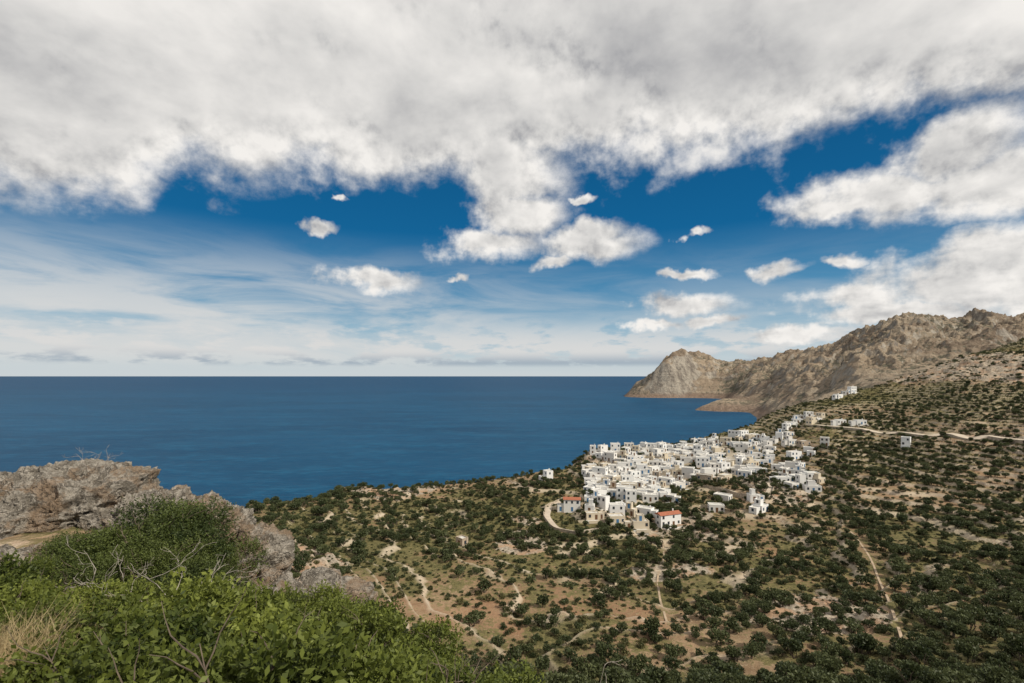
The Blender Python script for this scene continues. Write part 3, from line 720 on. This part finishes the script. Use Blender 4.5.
for (cx,cy,rx,ry) in BL:
    a0,e0=ae(cx,cy); a1,_=ae(cx+rx,cy); a2,_=ae(cx-rx,cy); _,e1=ae(cx,cy-ry); _,e2=ae(cx,cy+ry)
    ra=(a1-a2)/2*1.3; re=(e1-e2)/2*1.3
    q=n.v('MULTIPLY_ADD',p,(1/ra,1/re,0),(-a0/ra,-e0/re,0)); l=n.v('LENGTH',q)
    cur=l if cur is None else n.m('MINIMUM',cur,l)
blob=n.m('SUBTRACT',1.0,cur)
BD=[(-100,196),(0,194),(60,190),(120,192),(180,180),(240,190),(300,162),(345,174),(400,182),(440,188),(560,172),(640,168),(700,160),(780,158),(820,148),(850,134),(870,128),(905,128),(950,120),(1024,116),(1100,114)]
lo,hi=-60.0,60.0
st=[]
for (cx,cy) in BD:
    a,e=ae(cx,cy); st.append(((a-lo)/(hi-lo),(e/40,)*3))
sa=n.sep(p)
af=n.m('DIVIDE',n.m('SUBTRACT',sa[0],lo),hi-lo,clamp=True)
bd=n.m('MULTIPLY',n.ramp(af,st),40.0)
deck=n.m('MULTIPLY',n.m('SUBTRACT',sa[1],bd),1/7.0)
deck=n.m('MINIMUM',n.m('ADD',deck,0.15),1.1)
Mk=n.m('MAXIMUM',n.m('MAXIMUM',blob,deck),-0.8)
fld=n.m('ADD',Mk,n.m('MULTIPLY',n.m('SUBTRACT',nA,0.5),1.3))
fld=n.m('ADD',fld,n.m('MULTIPLY',n.m('SUBTRACT',nS,0.5),1.1))
alpha=n.mr(fld,-0.06,0.62)
lit=n.m('ADD',0.64,n.m('MULTIPLY',n.m('SUBTRACT',nA,nB),2.2))
lit=n.m('ADD',lit,n.m('MULTIPLY',n.m('MULTIPLY',n.m('SUBTRACT',nS,nS2),2.8),n.mr(fld,1.3,0.5)),clamp=True)
thick=n.mr(fld,0.4,1.4,0.0,0.24)
lit=n.m('SUBTRACT',lit,n.m('MULTIPLY',thick,n.mr(nL,0.35,0.65,0.1,1.3)),clamp=True)
cc=n.ramp(lit,[(0,(4.1,4.1,4.2)),(0.42,(6.4,6.3,6.15)),(1,(9.2,8.9,8.5))])
sk=wd.node_tree.nodes.new('ShaderNodeTexSky'); sk.sky_type='NISHITA'; sk.sun_disc=False; sk.sun_elevation=SUN_EL; sk.sun_rotation=SUN_AZ; sk.altitude=160; sk.ozone_density=3.0
ef=n.m('DIVIDE',E,45.0,clamp=True)
gr=n.ramp(ef,[(0,(6.0,6.5,6.7)),(0.045,(5.2,6.1,6.5)),(0.12,(2.9,4.6,5.8)),(0.22,(0.70,2.5,4.4)),(0.36,(0.03,1.20,3.0)),(0.6,(0.02,0.82,2.2)),(1,(0.02,0.6,1.7))])
base_s=n.mix(0.97,sk.outputs[0],gr)
cv=wd.node_tree.nodes.new('ShaderNodeCombineXYZ'); n.l.new(n.m('MULTIPLY',A,0.035),cv.inputs[0]); n.l.new(n.m('ADD',n.m('MULTIPLY',E,0.17),n.m('MULTIPLY',A,0.006)),cv.inputs[1])
ci_=n.noise(cv.outputs[0],1.8,7,0.6,0.5)
vE=n.m('MULTIPLY',n.mr(E,0.0,2.5),n.mr(E,16,6))
vA=n.mr(A,-25,15,1.0,0.35)
veil=n.m('MULTIPLY',n.m('MULTIPLY',n.mr(n.m('ADD',ci_,n.mr(A,-47,-20,0.10,0.0)),0.34,0.66),vE),vA)
s1=n.mix(n.m('MULTIPLY',veil,0.8),base_s,(7.0,6.95,6.8))
cl=wd.node_tree.nodes.new('ShaderNodeCombineXYZ'); n.l.new(n.m('MULTIPLY',A,0.13),cl.inputs[0]); n.l.new(n.m('MULTIPLY',E,0.42),cl.inputs[1])
lb=n.noise(cl.outputs[0],1.5,7,0.6)
bank=n.m('MULTIPLY',n.m('MULTIPLY',n.mr(E,0.9,1.6),n.mr(E,8.0,3.0)),n.mr(n.m('ADD',lb,n.mr(n.m('ABSOLUTE',n.m('SUBTRACT',A,8)),30,0,0.0,0.12)),0.46,0.60))
s2=n.mix(n.m('MULTIPLY',bank,0.85),s1,n.mix(n.mr(E,1.3,3.0),(3.2,3.95,4.7),(7.1,7.0,6.85)))
fin=n.mix(alpha,s2,cc)
n.l.new(fin,bg.inputs[0])
sun=bpy.data.lights.new('sun','SUN'); sun.energy=4.4; sun.angle=math.radians(0.5); sun.color=(1.0,0.93,0.80)
so=link(bpy.data.objects.new('sun',sun))
sd=Vector((math.cos(SUN_EL)*math.sin(SUN_AZ),math.cos(SUN_EL)*math.cos(SUN_AZ),math.sin(SUN_EL)))
so.rotation_euler=(-sd).to_track_quat('-Z','Y').to_euler(); so.location=(50,-80,260)
cam=bpy.data.cameras.new('camera'); cam.sensor_width=36; cam.lens=36*F/1024; cam.shift_y=(HZ-341.5)/1024; cam.clip_start=0.1; cam.clip_end=600000
co=link(bpy.data.objects.new('camera',cam)); co.location=(0,0,H); co.rotation_euler=(math.radians(90),0,0); scene.camera=co
scene.view_settings.view_transform='Standard'; scene.view_settings.look='None'; scene.view_settings.exposure=0
print('t end',time.time()-T0)
